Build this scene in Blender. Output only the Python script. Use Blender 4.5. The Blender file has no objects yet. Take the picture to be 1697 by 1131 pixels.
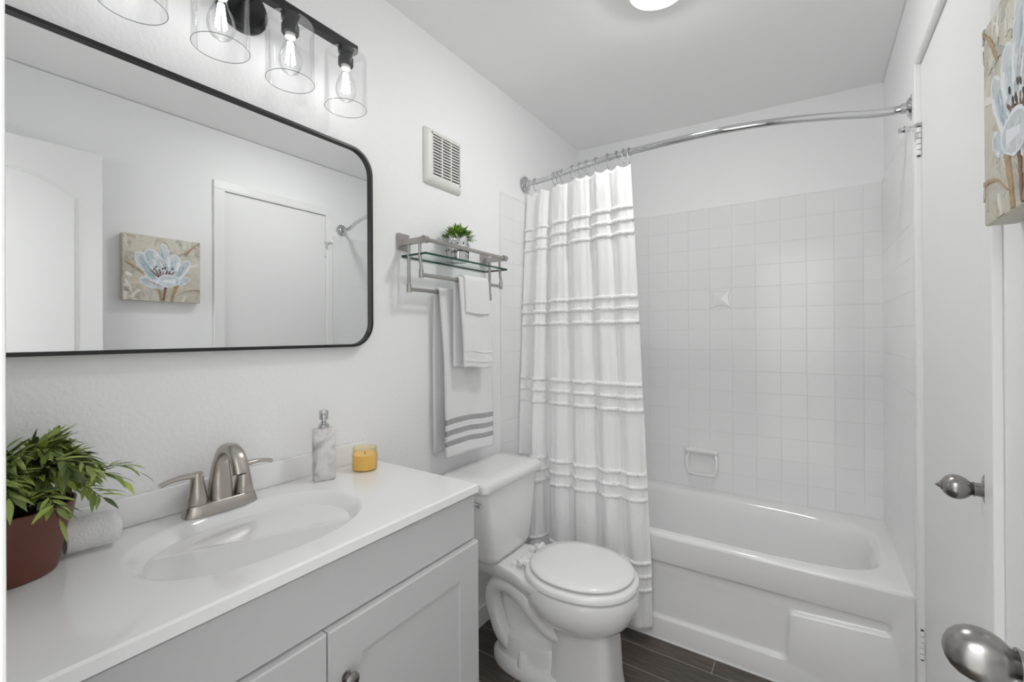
import bpy, bmesh, math, random
from mathutils import Vector, Matrix, noise
PI = math.pi
sc = bpy.context.scene
COL = sc.collection

# ---------------------------------------------------------------- camera
cam_d = bpy.data.cameras.new('camera'); cam = bpy.data.objects.new('camera', cam_d); COL.objects.link(cam)
cam_d.sensor_width = 36.0; cam_d.sensor_fit = 'HORIZONTAL'
cam_d.lens = 739.0 / 1697 * 36
cam_d.shift_y = -(565.5 - 552.99) / 1697
cam_d.clip_start = 0.01
cam.matrix_world = (Matrix.Translation((1.2414, 0, 1.304)) @ Matrix.Rotation(0.5919, 4, 'Z')
                    @ Matrix.Rotation(PI / 2 + 0.0022, 4, 'X') @ Matrix.Rotation(-0.005, 4, 'Z'))
sc.camera = cam

# ---------------------------------------------------------------- world, light, exposure
W = bpy.data.worlds.new('world'); sc.world = W; W.use_nodes = True
W.node_tree.nodes['Background'].inputs[0].default_value = (0.92, 0.96, 1.0, 1)
W.node_tree.nodes['Background'].inputs[1].default_value = 0.35
BULB_POWER = 10.5         # emission strength of the vanity bulbs' filaments
DOME_POWER = 115.0          # emission strength of the ceiling light's diffuser
def area(name, loc, size, power, rot=(0, 0, 0), col=(1, 1, 1)):
    d = bpy.data.lights.new(name, 'AREA'); d.shape = 'RECTANGLE'; d.size, d.size_y = size; d.energy = power; d.color = col
    o = bpy.data.objects.new(name, d); COL.objects.link(o); o.location = loc; o.rotation_euler = rot
    return o
# fill lamp added in the unseen hallway, brightening the room through the doorway
area('hallway_fill', (1.0, -0.75, 2.40), (1.4, 1.0), 26, (0, 0, 0), (1, 1, .99))
sc.view_settings.view_transform = 'Standard'; sc.view_settings.look = 'None'
sc.view_settings.gamma = 1.0; sc.view_settings.use_curve_mapping = False
sc.view_settings.exposure = 0.18
sc.cycles.max_bounces = 20; sc.cycles.diffuse_bounces = 12; sc.cycles.glossy_bounces = 6; sc.cycles.transparent_max_bounces = 24

# ---------------------------------------------------------------- materials
def mat(name, col=(.8, .8, .8), rough=.5, metal=0.0, spec=None, coat=0.0, sheen=0.0):
    m = bpy.data.materials.new(name); m.use_nodes = True
    b = m.node_tree.nodes['Principled BSDF']
    b.inputs['Base Color'].default_value = (*col, 1); b.inputs['Roughness'].default_value = rough
    b.inputs['Metallic'].default_value = metal
    if spec is not None: b.inputs['Specular IOR Level'].default_value = spec
    b.inputs['Coat Weight'].default_value = coat
    b.inputs['Sheen Weight'].default_value = sheen
    return m
class NT:
    def __init__(s, m): s.t = m.node_tree; s.b = s.t.nodes.get('Principled BSDF')
    def n(s, kind, **kw):
        x = s.t.nodes.new(kind)
        for k, v in kw.items():
            if k in x.inputs and not hasattr(x, k): x.inputs[k].default_value = v
            elif hasattr(x, k): setattr(x, k, v)
            else: x.inputs[k].default_value = v
        return x
    def l(s, a, b): s.t.links.new(a, b)
    def coord(s, scale=(1, 1, 1), out='Object', rot=(0, 0, 0), loc=(0, 0, 0)):
        c = s.n('ShaderNodeTexCoord'); mp = s.n('ShaderNodeMapping')
        mp.inputs['Scale'].default_value = scale; mp.inputs['Rotation'].default_value = rot; mp.inputs['Location'].default_value = loc
        s.l(c.outputs[out], mp.inputs['Vector']); return mp.outputs[0]
    def noise(s, vec, scale, detail=3, rough=.5):
        x = s.n('ShaderNodeTexNoise'); x.inputs['Scale'].default_value = scale; x.inputs['Detail'].default_value = detail
        x.inputs['Roughness'].default_value = rough; s.l(vec, x.inputs['Vector']); return x
    def ramp(s, fac, stops):
        r = s.n('ShaderNodeValToRGB'); e = r.color_ramp.elements
        while len(e) < len(stops): e.new(.5)
        for i, (p, c) in enumerate(stops): e[i].position = p; e[i].color = (*c, 1)
        s.l(fac, r.inputs[0]); return r.outputs[0]
    def bump(s, h, strength=.3, dist=.002):
        b = s.n('ShaderNodeBump'); b.inputs['Strength'].default_value = strength; b.inputs['Distance'].default_value = dist
        s.l(h, b.inputs['Height']); s.l(b.outputs[0], s.b.inputs['Normal']); return b
def bumpy(name, col, rough, scale, strength, dist=.002, detail=3, **kw):
    m = mat(name, col, rough, **kw); t = NT(m); t.bump(t.noise(t.coord(), scale, detail).outputs[0], strength, dist); return m

M = {}
M['wall'] = bumpy('painted_textured_wall', (.90, .902, .906), .5, 95, .7, .0024, 2)
M['wall_smooth'] = bumpy('painted_wall', (.90, .902, .906), .5, 90, .15, .001, 2)
M['ceiling'] = bumpy('ceiling_paint', (.92, .92, .92), .7, 60, .15, .001)
M['hall_bounce'] = bumpy('pale_bounce_floor', (.72, .71, .69), .95, 160, .5, .004)  # unseen hall floor, made pale to bounce light onto the bathroom ceiling
M['trim'] = mat('trim_paint', (.87, .87, .87), .35)
M['door'] = bumpy('door_paint', (.86, .86, .86), .38, 25, .05, .001)
M['porcelain'] = mat('porcelain', (.85, .85, .85), .08, coat=.5)
M['seat'] = mat('seat_plastic', (.86, .86, .86), .18)
M['tub'] = mat('tub_enamel', (.87, .87, .87), .12, coat=.3)
M['counter'] = mat('cultured_marble', (.885, .885, .89), .10, coat=.4)
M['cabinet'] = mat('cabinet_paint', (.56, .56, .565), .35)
M['nickel'] = bumpy('brushed_nickel', (.50, .465, .42), .28, 300, .03, .0005, metal=1.0)
M['steel'] = mat('satin_steel', (.46, .44, .42), .30, metal=1.0)
M['pewter'] = mat('antique_nickel', (.33, .32, .31), .27, metal=1.0)
M['chrome'] = mat('chrome', (.62, .62, .63), .07, metal=1.0)
M['black'] = mat('black_metal', (.012, .012, .013), .38)
M['dark'] = mat('dark_void', (.01, .01, .01), .8)
M['grey_metal'] = mat('dark_grey_socket', (.06, .06, .065), .4)
M['mirror'] = mat('mirror_silver', (.88, .89, .89), .015, metal=1.0)
M['plastic'] = mat('ivory_plastic', (.76, .76, .72), .4)
M['terracotta'] = bumpy('terracotta_plastic', (.135, .040, .023), .45, 200, .05)
M['soil'] = bumpy('soil', (.015, .012, .010), .95, 120, 1.0, .004)
M['white_plastic'] = mat('white_plastic', (.82, .82, .82), .3)

def fabric(name, col, scale, strength, dist, sheen=.2):
    m = mat(name, col, .9, sheen=sheen); t = NT(m)
    a = t.noise(t.coord(), scale, 4, .65); t.bump(a.outputs[0], strength, dist); return m
M['terry'] = fabric('terry_cloth', (.87, .87, .875), 260, .9, .003)
M['fringe'] = fabric('fringe_yarn', (.92, .92, .922), 350, .3, .001)
def curtain_mat():
    m = mat('crinkled_cotton', (.92, .92, .924), .85, sheen=.1); t = NT(m)
    a = t.noise(t.coord((1, 1, .35)), 45, 5, .6); t.bump(a.outputs[0], .6, .006)
    t.b.inputs['Transmission Weight'].default_value = 0
    return m
M['curtain'] = curtain_mat()

def stripe_towel():
    m = mat('striped_terry', (.86, .86, .865), .9, sheen=.2); t = NT(m)
    uv = t.n('ShaderNodeUVMap'); uv.uv_map = 'UVMap'; sep = t.n('ShaderNodeSeparateXYZ'); t.l(uv.outputs[0], sep.inputs[0])
    def mth(op, a, b=None):
        x = t.n('ShaderNodeMath'); x.operation = op
        for i, v in enumerate((a, b)):
            if v is None: continue
            if isinstance(v, (int, float)): x.inputs[i].default_value = v
            else: t.l(v, x.inputs[i])
        return x.outputs[0]
    v = sep.outputs[1]; u = sep.outputs[0]                 # v: metres above the front hem
    band = None
    for lo in (.044, .086, .128):
        b = mth('MULTIPLY', mth('GREATER_THAN', v, lo), mth('LESS_THAN', v, lo + .0215))
        band = b if band is None else mth('MAXIMUM', band, b)
    line = mth('GREATER_THAN', mth('FRACT', mth('MULTIPLY', mth('SUBTRACT', v, .044), 1 / .0056)), .38)
    row = mth('FLOOR', mth('MULTIPLY', v, 1 / .0056))
    dash = mth('GREATER_THAN', mth('FRACT', mth('ADD', mth('MULTIPLY', u, 1 / .008), mth('MULTIPLY', row, .37))), .16)
    k = mth('MULTIPLY', mth('MULTIPLY', band, line), dash)
    mix = t.n('ShaderNodeMix'); mix.data_type = 'RGBA'
    t.l(k, mix.inputs[0]); mix.inputs[6].default_value = (.86, .86, .865, 1); mix.inputs[7].default_value = (.018, .019, .022, 1)
    t.l(mix.outputs[2], t.b.inputs['Base Color'])
    a = t.noise(t.coord(), 260, 4, .65); t.bump(a.outputs[0], .9, .003)
    return m
M['stripe'] = stripe_towel()

def thin_glass(name, tint=(1, 1, 1), refl=1.0, rough=.0):
    m = bpy.data.materials.new(name); m.use_nodes = True; t = NT(m); t.t.nodes.remove(t.b)
    out = t.t.nodes['Material Output']
    tr = t.n('ShaderNodeBsdfTransparent'); tr.inputs[0].default_value = (*tint, 1)
    gl = t.n('ShaderNodeBsdfGlossy'); gl.inputs['Roughness'].default_value = rough
    fr = t.n('ShaderNodeLayerWeight'); fr.inputs['Blend'].default_value = .18
    mx = t.n('ShaderNodeMixShader'); ml = t.n('ShaderNodeMath'); ml.operation = 'MULTIPLY'; ml.inputs[1].default_value = refl
    t.l(fr.outputs['Fresnel'], ml.inputs[0]); t.l(ml.outputs[0], mx.inputs[0])
    t.l(tr.outputs[0], mx.inputs[1]); t.l(gl.outputs[0], mx.inputs[2]); t.l(mx.outputs[0], out.inputs[0]); return m
M['glass'] = thin_glass('clear_shade_glass', (.975, .978, .978), .35)
M['glass_rim'] = mat('glass_rim', (.25, .26, .26), .1)
M['bulb_glass'] = thin_glass('bulb_glass', (.98, .98, .98), .4)
M['shelf_glass'] = thin_glass('shelf_glass', (.955, .98, .97), .22)
M['glass_edge'] = mat('green_glass_edge', (.01, .055, .04), .12)
M['jar'] = thin_glass('amber_jar_glass', (1, .95, .80), .35)
def wax():
    m = mat('yellow_wax', (.90, .70, .38), .35); NT(m).b.inputs['Subsurface Weight'].default_value = .3
    NT(m).b.inputs['Subsurface Radius'].default_value = (.02, .012, .005); return m
M['wax'] = wax()
def emit(name, col, s):
    m = bpy.data.materials.new(name); m.use_nodes = True; t = NT(m); t.t.nodes.remove(t.b)
    e = t.n('ShaderNodeEmission'); e.inputs[0].default_value = (*col, 1); e.inputs[1].default_value = s
    t.l(e.outputs[0], t.t.nodes['Material Output'].inputs[0]); return m
M['filament'] = emit('filament_glow', (1, .995, .985), BULB_POWER)
M['dome'] = emit('diffuser_glow', (1, 1, .985), DOME_POWER)

def marble():
    m = mat('grey_veined_marble', (.8, .8, .8), .35); t = NT(m); v = t.coord()
    a = t.noise(v, 13, 6, .62); a.inputs['Distortion'].default_value = .7
    c = t.ramp(a.outputs[0], [(.32, (.30, .29, .29)), (.42, (.55, .53, .52)), (.53, (.76, .74, .72)), (1, (.80, .78, .76))])
    t.l(c, t.b.inputs['Base Color']); return m
M['marble'] = marble()

def tile(name, axes, off):
    """square wall tiles: axes = which object axes run across and up"""
    m = mat(name, (.82, .825, .825), .12); t = NT(m)
    c = t.n('ShaderNodeTexCoord'); s = t.n('ShaderNodeSeparateXYZ'); t.l(c.outputs['Object'], s.inputs[0])
    k = t.n('ShaderNodeCombineXYZ'); t.l(s.outputs[axes[0]], k.inputs[0]); t.l(s.outputs[axes[1]], k.inputs[1])
    mp = t.n('ShaderNodeMapping'); mp.inputs['Location'].default_value = (off[0], off[1], 0); t.l(k.outputs[0], mp.inputs[0])
    br = t.n('ShaderNodeTexBrick'); br.offset = 0.0; br.squash = 1.0
    br.inputs['Scale'].default_value = 1.0; br.inputs['Brick Width'].default_value = .11; br.inputs['Row Height'].default_value = .11
    br.inputs['Mortar Size'].default_value = .0016; br.inputs['Mortar Smooth'].default_value = .6
    br.inputs['Color1'].default_value = (.865, .87, .87, 1); br.inputs['Color2'].default_value = (.855, .86, .86, 1); br.inputs['Mortar'].default_value = (.885, .885, .885, 1)
    t.l(mp.outputs[0], br.inputs['Vector']); t.l(br.outputs['Color'], t.b.inputs['Base Color'])
    inv = t.n('ShaderNodeMath'); inv.operation = 'SUBTRACT'; inv.inputs[0].default_value = 1; t.l(br.outputs['Fac'], inv.inputs[1])
    t.bump(inv.outputs[0], .65, .0020); return m

def planks():
    m = mat('wood_look_plank_tile', (.06, .05, .045), .38); t = NT(m)
    v = t.coord((1, 1, 1), 'Object', loc=(.085, -.02 , 0))
    br = t.n('ShaderNodeTexBrick'); br.offset = .36; br.offset_frequency = 2
    br.inputs['Scale'].default_value = 1.0; br.inputs['Brick Width'].default_value = .61; br.inputs['Row Height'].default_value = .1302
    br.inputs['Mortar Size'].default_value = .0014; br.inputs['Mortar Smooth'].default_value = .1
    br.inputs['Color1'].default_value = (0, 0, 0, 1); br.inputs['Color2'].default_value = (1, 1, 1, 1); br.inputs['Mortar'].default_value = (.5, .5, .5, 1)
    t.l(v, br.inputs['Vector'])
    g = t.noise(t.coord((1.2, 16, 1)), 7, 8, .68)
    wood = t.ramp(g.outputs[0], [(.3, (.036, .030, .025)), (.5, (.078, .066, .056)), (.72, (.150, .127, .108))])
    tone = t.ramp(br.outputs['Color'], [(0, (.75, .72, .70)), (1, (1.25, 1.18, 1.12))])
    mul = t.n('ShaderNodeMix'); mul.data_type = 'RGBA'; mul.blend_type = 'MULTIPLY'; mul.inputs[0].default_value = 1
    t.l(wood, mul.inputs[6]); t.l(tone, mul.inputs[7])
    mix = t.n('ShaderNodeMix'); mix.data_type = 'RGBA'; t.l(br.outputs['Fac'], mix.inputs[0]); t.l(mul.outputs[2], mix.inputs[6])
    mix.inputs[7].default_value = (.36, .33, .29, 1)
    t.l(mix.outputs[2], t.b.inputs['Base Color'])
    inv = t.n('ShaderNodeMath'); inv.operation = 'SUBTRACT'; inv.inputs[0].default_value = 1; t.l(br.outputs['Fac'], inv.inputs[1])
    t.bump(inv.outputs[0], .4, .002); return m
M['floor'] = planks()

def leaf_mat(name, dark, light):
    m = mat(name, light, .45); t = NT(m)
    a = t.n('ShaderNodeAttribute'); a.attribute_name = 'tone'
    c = t.ramp(a.outputs['Fac'], [(0, dark), (1, light)]); t.l(c, t.b.inputs['Base Color'])
    return m
M['leaf'] = leaf_mat('bamboo_leaf', (.050, .085, .024), (.44, .55, .115))
M['leaf_small'] = leaf_mat('small_leaf', (.035, .10, .012), (.30, .50, .06))
M['stem'] = mat('plant_stem', (.035, .045, .02), .6)

def paint_mat(name, a, b, scale=14, c=None):
    m = mat(name, a, .5); t = NT(m); v = t.coord()
    n = t.noise(v, scale, 6, .7); n.inputs['Distortion'].default_value = .8
    st = [(.36, a), (.64, b)] if c is None else [(.32, a), (.5, b), (.68, c)]
    t.l(t.ramp(n.outputs[0], st), t.b.inputs['Base Color']); t.bump(n.outputs[0], .4, .002); return m
M['canvas_paint'] = paint_mat('canvas_background', (.34, .29, .22), (.66, .62, .53), 14, (.52, .49, .40))
M['petal'] = paint_mat('petal_paint', (.40, .47, .52), (.74, .77, .79), 22)
M['petal_edge'] = mat('petal_edge_paint', (.80, .83, .86), .5)
M['petal_blue'] = paint_mat('petal_shade_paint', (.22, .33, .40), (.50, .59, .62), 30)
M['petal_mauve'] = paint_mat('petal_mauve_paint', (.34, .29, .32), (.58, .54, .57), 30)
M['brown'] = paint_mat('brown_paint', (.10, .05, .03), (.26, .14, .09), 40)
M['ochre'] = paint_mat('ochre_paint', (.30, .19, .09), (.48, .36, .22), 30)
M['deep'] = mat('dark_stamen_paint', (.03, .014, .012), .5)

# ---------------------------------------------------------------- mesh helpers
class MB:
    """collects shapes in one bmesh (world coordinates)"""
    def __init__(s): s.bm = bmesh.new(); s.mi = 0
    def _mi(s, faces):
        for f in faces: f.material_index = s.mi
        return faces
    def box(s, x0, x1, y0, y1, z0, z1, bevel=0, seg=2):
        b = bmesh.new(); bmesh.ops.create_cube(b, size=1)
        bmesh.ops.transform(b, matrix=Matrix.Translation(((x0+x1)/2, (y0+y1)/2, (z0+z1)/2)) @ Matrix.Diagonal((x1-x0, y1-y0, z1-z0, 1)), verts=b.verts)
        if bevel: bmesh.ops.bevel(b, geom=list(b.edges), offset=bevel, segments=seg, profile=.5, affect='EDGES')
        return s.merge(b)
    def merge(s, b, mtx=None):
        if mtx is not None: bmesh.ops.transform(b, matrix=mtx, verts=b.verts)
        mp = {v: s.bm.verts.new(v.co) for v in b.verts}
        for f in b.faces:
            try: nf = s.bm.faces.new([mp[v] for v in f.verts]); nf.material_index = s.mi
            except ValueError: pass
        b.free(); return s
    def loft(s, loops, closed=True, cap=(True, True), cyc=False):
        vs = [[s.bm.verts.new(p) for p in L] for L in loops]
        n = len(vs[0]); R = range(len(vs)) if cyc else range(len(vs) - 1)
        for i in R:
            A, B = vs[i], vs[(i + 1) % len(vs)]
            for j in (range(n) if closed else range(n - 1)):
                k = (j + 1) % n
                try: f = s.bm.faces.new((A[j], A[k], B[k], B[j])); f.material_index = s.mi
                except ValueError: pass
        if closed and not cyc:
            if cap[0]: s.bm.faces.new(list(reversed(vs[0]))).material_index = s.mi
            if cap[1]: s.bm.faces.new(vs[-1]).material_index = s.mi
        return s
    def tube(s, pts, r, n=12, cap=True, squash=1.0):
        pts = [Vector(p) for p in pts]
        rs = r if isinstance(r, (list, tuple)) else [r] * len(pts)
        T = []
        for i in range(len(pts)):
            a = pts[max(i-1, 0)]; b = pts[min(i+1, len(pts)-1)]; T.append((b - a).normalized())
        u = T[0].orthogonal().normalized()
        if abs(T[0].z) < .99: u = T[0].cross(Vector((0, 0, 1))).normalized()
        loops = []
        for p, t, rr in zip(pts, T, rs):
            u = (u - t * u.dot(t)).normalized(); w = t.cross(u)
            loops.append([p + u * math.cos(2*PI*k/n) * rr + w * math.sin(2*PI*k/n) * rr * squash for k in range(n)])
        return s.loft(loops, True, (cap, cap))
    def cyl(s, a, b, r, n=24, r2=None):
        return s.tube([a, b], [r, r if r2 is None else r2], n)
    def lathe(s, prof, origin=(0, 0, 0), axis='z', n=40, cap=(True, True), mtx=None):
        """prof: list of (radius, height along axis)"""
        loops = []
        for r, h in prof:
            L = []
            for k in range(n):
                a = 2*PI*k/n; x, y, z = r*math.cos(a), r*math.sin(a), h
                if axis == 'x': x, y, z = z, x, y
                elif axis == '-x': x, y, z = -z, y, x
                elif axis == 'y': x, y, z = y, z, x
                v = Vector((x, y, z))
                if mtx is not None: v = mtx @ v
                L.append(v + Vector(origin))
            loops.append(L)
        return s.loft(loops, True, cap)
    def prism(s, poly, h0, h1, place, bevel=0):
        """poly: 2-D outline, place(u, v, h) -> point"""
        return s.loft([[place(u, v, h0) for u, v in poly], [place(u, v, h1) for u, v in poly]])
def rrect(x0, x1, y0, y1, r, n=6):
    P = []
    for cx, cy, a0 in ((x1-r, y1-r, 0), (x0+r, y1-r, PI/2), (x0+r, y0+r, PI), (x1-r, y0+r, 3*PI/2)):
        for k in range(n + 1):
            a = a0 + PI/2*k/n; P.append((cx + r*math.cos(a), cy + r*math.sin(a)))
    return P
def sellipse(cx, cy, a, b, e=2.0, n=64):
    P = []
    for k in range(n):
        t = 2*PI*k/n; c, s_ = math.cos(t), math.sin(t)
        P.append((cx + a*math.copysign(abs(c)**(2/e), c), cy + b*math.copysign(abs(s_)**(2/e), s_)))
    return P
def bez(pts, n=24):
    """Catmull-Rom through the points"""
    P = [Vector(p) for p in pts]; P = [2*P[0]-P[1]] + P + [2*P[-1]-P[-2]]; out = []
    for i in range(1, len(P) - 2):
        for k in range(n):
            t = k / n; a, b, c, d = P[i-1], P[i], P[i+1], P[i+2]
            out.append(.5*((2*b) + (c-a)*t + (2*a-5*b+4*c-d)*t*t + (3*b-a-3*c+d)*t**3))
    out.append(P[-2].copy()); return out
ORG = {}
def obj(name, mb, m, parent=None, smooth=True, angle=35, base=None, flip=True):
    bm = mb.bm
    if flip: bmesh.ops.recalc_face_normals(bm, faces=bm.faces)
    me = bpy.data.meshes.new(name)
    if parent is not None: o0 = ORG[parent.name]
    elif base is not None: o0 = Vector(base)
    else:
        xs = [v.co for v in bm.verts]
        o0 = Vector(((min(v.x for v in xs)+max(v.x for v in xs))/2, (min(v.y for v in xs)+max(v.y for v in xs))/2, min(v.z for v in xs)))
    bm.transform(Matrix.Translation(-o0)); bm.to_mesh(me); bm.free()
    for mm in (m if isinstance(m, (list, tuple)) else [m]): me.materials.append(mm)
    if smooth:
        me.polygons.foreach_set('use_smooth', [True]*len(me.polygons)); me.set_sharp_from_angle(angle=math.radians(angle))
    o = bpy.data.objects.new(name, me); COL.objects.link(o)
    if parent is not None: o.parent = parent
    else: o.location = o0
    ORG[o.name] = o0
    return o
def tag(o, label, cat, group=None, kind=None):
    o['label'] = label; o['category'] = cat
    if group: o['group'] = group
    if kind: o['kind'] = kind
    return o
def thing(name, loc, label, cat, group=None, kind=None):
    o = bpy.data.objects.new(name, None); COL.objects.link(o); o.location = loc; o.empty_display_size = .05
    ORG[o.name] = Vector(loc); return tag(o, label, cat, group, kind)
def struct(name, mb, m, label=None, **kw):
    kw.setdefault('base', (0, 0, 0))
    o = obj(name, mb, m, **kw); o['kind'] = 'structure'
    if label: o['label'] = label
    return o
def sub(parent, me_off=None): return parent

# ---------------------------------------------------------------- the room
RW, RL = 1.5166, 2.624            # right wall plane, back wall plane
CL, CR = 2.485, 2.4436            # ceiling height at the left and the right wall
HY0, HY1 = -.07, .042             # front wall (around the doorway)
DX0, DX1 = .82, 1.46              # doorway
floor = MB(); floor.box(-.1, 2.3, HY0, RL + .1, -.06, 0); struct('floor', floor, M['floor'], smooth=False)
floor = MB(); floor.box(-.1, 2.3, -1.6, HY0, -.06, 0); struct('floor_hallway', floor, M['hall_bounce'], smooth=False)
c = MB(); c.loft([[(x, -1.6, z), (x, RL + .1, z), (x, RL + .1, z + .08), (x, -1.6, z + .08)] for x, z in ((-.1, CL + .0027), (2.3, CR - .0214))])
struct('ceiling', c, M['ceiling'], smooth=False)
w = MB(); w.box(-.1, 0, HY1, RL, 0, 2.56); struct('wall_left', w, M['wall'], smooth=False)
w = MB(); w.box(-.1, RW + .1, RL, RL + .1, 0, 2.56); struct('wall_back', w, M['wall_smooth'], smooth=False)
# right wall with the closet opening
CY0, CY1, CZ = 1.169, 1.793, 2.112
w = MB(); w.box(RW, RW + .1, HY1, CY0 - .006, 0, 2.44); w.box(RW, RW + .1, CY1 + .006, RL, 0, 2.44); w.box(RW, RW + .1, CY0 - .006, CY1 + .006, CZ + .005, 2.44)
w.box(RW + .085, RW + .1, CY0, CY1, 0, CZ)
struct('wall_right', w, M['wall_smooth'], smooth=False)
w = MB(); w.box(-.1, DX0, HY0, HY1, 0, 2.56); w.box(DX1, 2.3, HY0, HY1, 0, 2.44); w.box(DX0, DX1, HY0, HY1, 2.13, 2.46)
struct('wall_front', w, M['wall_smooth'], smooth=False)
w = MB(); w.box(-.1, 0, -1.6, HY0, 0, 2.56); w.box(2.2, 2.3, -1.6, HY0, 0, 2.44); w.box(0, 2.2, -1.6, -1.5, 0, 2.5)
struct('wall_hallway', w, M['wall_smooth'], smooth=False)

# casings and jambs
t = MB(); t.box(DX0 - .075, DX0 + .006, HY1, HY1 + .0127, 0, 2.122, .002); t.box(DX1 - .004, RW - .001, HY1, HY1 + .0127, 0, 2.122, .002)
t.box(DX0 - .075, RW - .001, HY1, HY1 + .0127, 2.122, 2.19, .003)
t.box(DX0, DX0 + .012, HY0, HY1, 0, 2.125, .002); t.box(DX1 - .01, DX1, HY0, HY1, 0, 2.125, .002)
struct('trim_1', t, M['trim'], smooth=False)
t = MB()
t.box(RW - .014, RW, CY0 - .055, CY0 - .006, 0, CZ + .005, .002); t.box(RW - .014, RW, CY1 + .006, CY1 + .045, 0, CZ + .005, .002)
t.box(RW - .014, RW, CY0 - .055, CY1 + .045, CZ + .005, CZ + .052, .002)
t.box(RW - .012, RW + .08, CY0 - .006, CY0, 0, CZ); t.box(RW - .012, RW + .08, CY1, CY1 + .006, 0, CZ); t.box(RW - .012, RW + .08, CY0 - .006, CY1 + .006, CZ, CZ + .005)
struct('trim_2', t, M['trim'], smooth=False)
b = MB(); b.box(0, .012, .975, 1.735, 0, .085, .003); struct('baseboard_left', b, M['trim'], smooth=False)
b = MB(); b.box(RW - .012, RW, HY1 + .014, CY0 - .056, 0, .085, .003); struct('baseboard_right', b, M['trim'], smooth=False)

# tiled tub surround: three slabs with a bullnose
TZ0, TZ1 = .4523, 1.988
z_off = -(1.9856)                       # grout lines at 1.9856 - k * .11
def slab(name, x0, x1, y0, y1, m):
    s = MB(); s.box(x0, x1, y0, y1, TZ0, TZ1, .0012); return struct(name, s, m, smooth=False)
slab('trim_3', 0, .008, 1.742, RL - .008, tile('tile_left_wall', (1, 2), (-1.742, z_off)))
slab('trim_4', 0, RW, RL - .008, RL, tile('tile_back_wall', (0, 2), (-.4513 + .44, z_off)))
slab('trim_5', RW - .008, RW, CY1 + .05, RL - .008, tile('tile_right_wall', (1, 2), (-2.56, z_off)))
# relief tile: a four-cornered star with curved sides
o = MB(); cx, cz, h = .8363, 1.4906, .0525
N = 12; P = []
for k in range(4):
    a0 = PI/4 + k*PI/2; a1 = a0 + PI/2
    A = Vector((math.cos(a0), math.sin(a0)))*h*1.414; B = Vector((math.cos(a1), math.sin(a1)))*h*1.414
    mid = (A + B)/2*.42
    for i in range(N):
        q = i/N; P.append(A*(1-q)**2 + mid*2*q*(1-q) + B*q*q)
yb = RL - .008
o.loft([[(cx+p.x, yb, cz+p.y) for p in P], [(cx+p.x*.97, yb-.0045, cz+p.y*.97) for p in P], [(cx+p.x*.5, yb-.007, cz+p.y*.5) for p in P], [(cx+p.x*.1, yb-.009, cz+p.y*.1) for p in P]])
struct('trim_6', o, M['tub'])

# ---------------------------------------------------------------- closet door
d = thing('door_2', (RW, 1.48, .01), 'flat white slab closet door on the right wall next to the tub', 'door', kind='structure')
m_ = MB(); m_.box(RW + .001, RW + .036, CY0 + .002, CY1 - .002, .012, CZ - .002, .0015); obj('door_slab', m_, M['door'], d, smooth=False)
def egg_knob(parent, x, y, z, k, kl, button):
    """egg shaped door knob on a door face at x, pointing to -x; k scales its girth, kl its length"""
    kn = MB()
    kn.lathe([(r_*k, h*kl) for r_, h in [(.0, 0), (.0345, 0), (.0355, .003), (.034, .008), (.030, .0105), (.022, .012), (.0145, .015), (.0135, .026), (.0150, .029), (.0150, .031)]], (x, y, z), '-x', 40)
    obj('knob_rose', kn, M['pewter'], parent)
    kn = MB()
    prof = [(.0112, .0305), (.0125, .033), (.0150, .036), (.0195, .041), (.0228, .047), (.0248, .054), (.0252, .060), (.0240, .067), (.0210, .074), (.0160, .080), (.0095, .084), (.004, .0855), (.0004, .086)]
    kn.lathe([(r_*k, h*kl) for r_, h in prof], (x, y, z), '-x', 40); kb = obj('door_knob', kn, M['pewter'], parent)
    if button:
        tp = MB(); tp.lathe([(r_*k, h*kl) for r_, h in [(.0085, .083), (.0095, .085), (.006, .087), (.0035, .091), (.0012, .095), (.0003, .0955)]], (x, y, z), '-x', 20)
        obj('lock_button', tp, M['pewter'], kb)
    return kb
egg_knob(d, RW + .001, 1.185, 1.0075, .91, .82, True)
def hinge(parent, y, z, h=.085):
    g = MB(); r = .0068; n = 5
    for i in range(n): g.cyl((RW - .0055, y, z + i*h/n + .0011), (RW - .0055, y, z + (i+1)*h/n - .0011), r, 14)
    g.mi = 1; g.cyl((RW - .0055, y, z - .004), (RW - .0055, y, z + h + .004), r*.6, 12)
    return obj('hinge', g, [M['trim'], M['grey_metal']], parent)
h1 = hinge(d, CY1 + .001, 1.835); hinge(d, CY1 + .001, .325); 
# chrome hinge-pin stop on the upper hinge
g = MB(); g.cyl((RW - .0055, CY1 + .001, 1.922), (RW - .0055, CY1 + .001, 1.932), .009, 16)
g.tube([(RW - .008, CY1, 1.927), (RW - .026, CY1 - .004, 1.925), (RW - .045, CY1 - .008, 1.919)], .0035, 10)
g.tube([(RW - .024, CY1 + .005, 1.925), (RW - .03, CY1 + .03, 1.936), (RW - .033, CY1 + .036, 1.942)], .0032, 10)
g.cyl((RW - .045, CY1 - .008, 1.919), (RW - .051, CY1 - .010, 1.917), .0075, 14)
g.cyl((RW - .029, CY1 - .012, 1.913), (RW - .041, CY1 - .016, 1.912), .0065, 14)
obj('hinge_stop', g, M['chrome'], h1)

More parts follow.
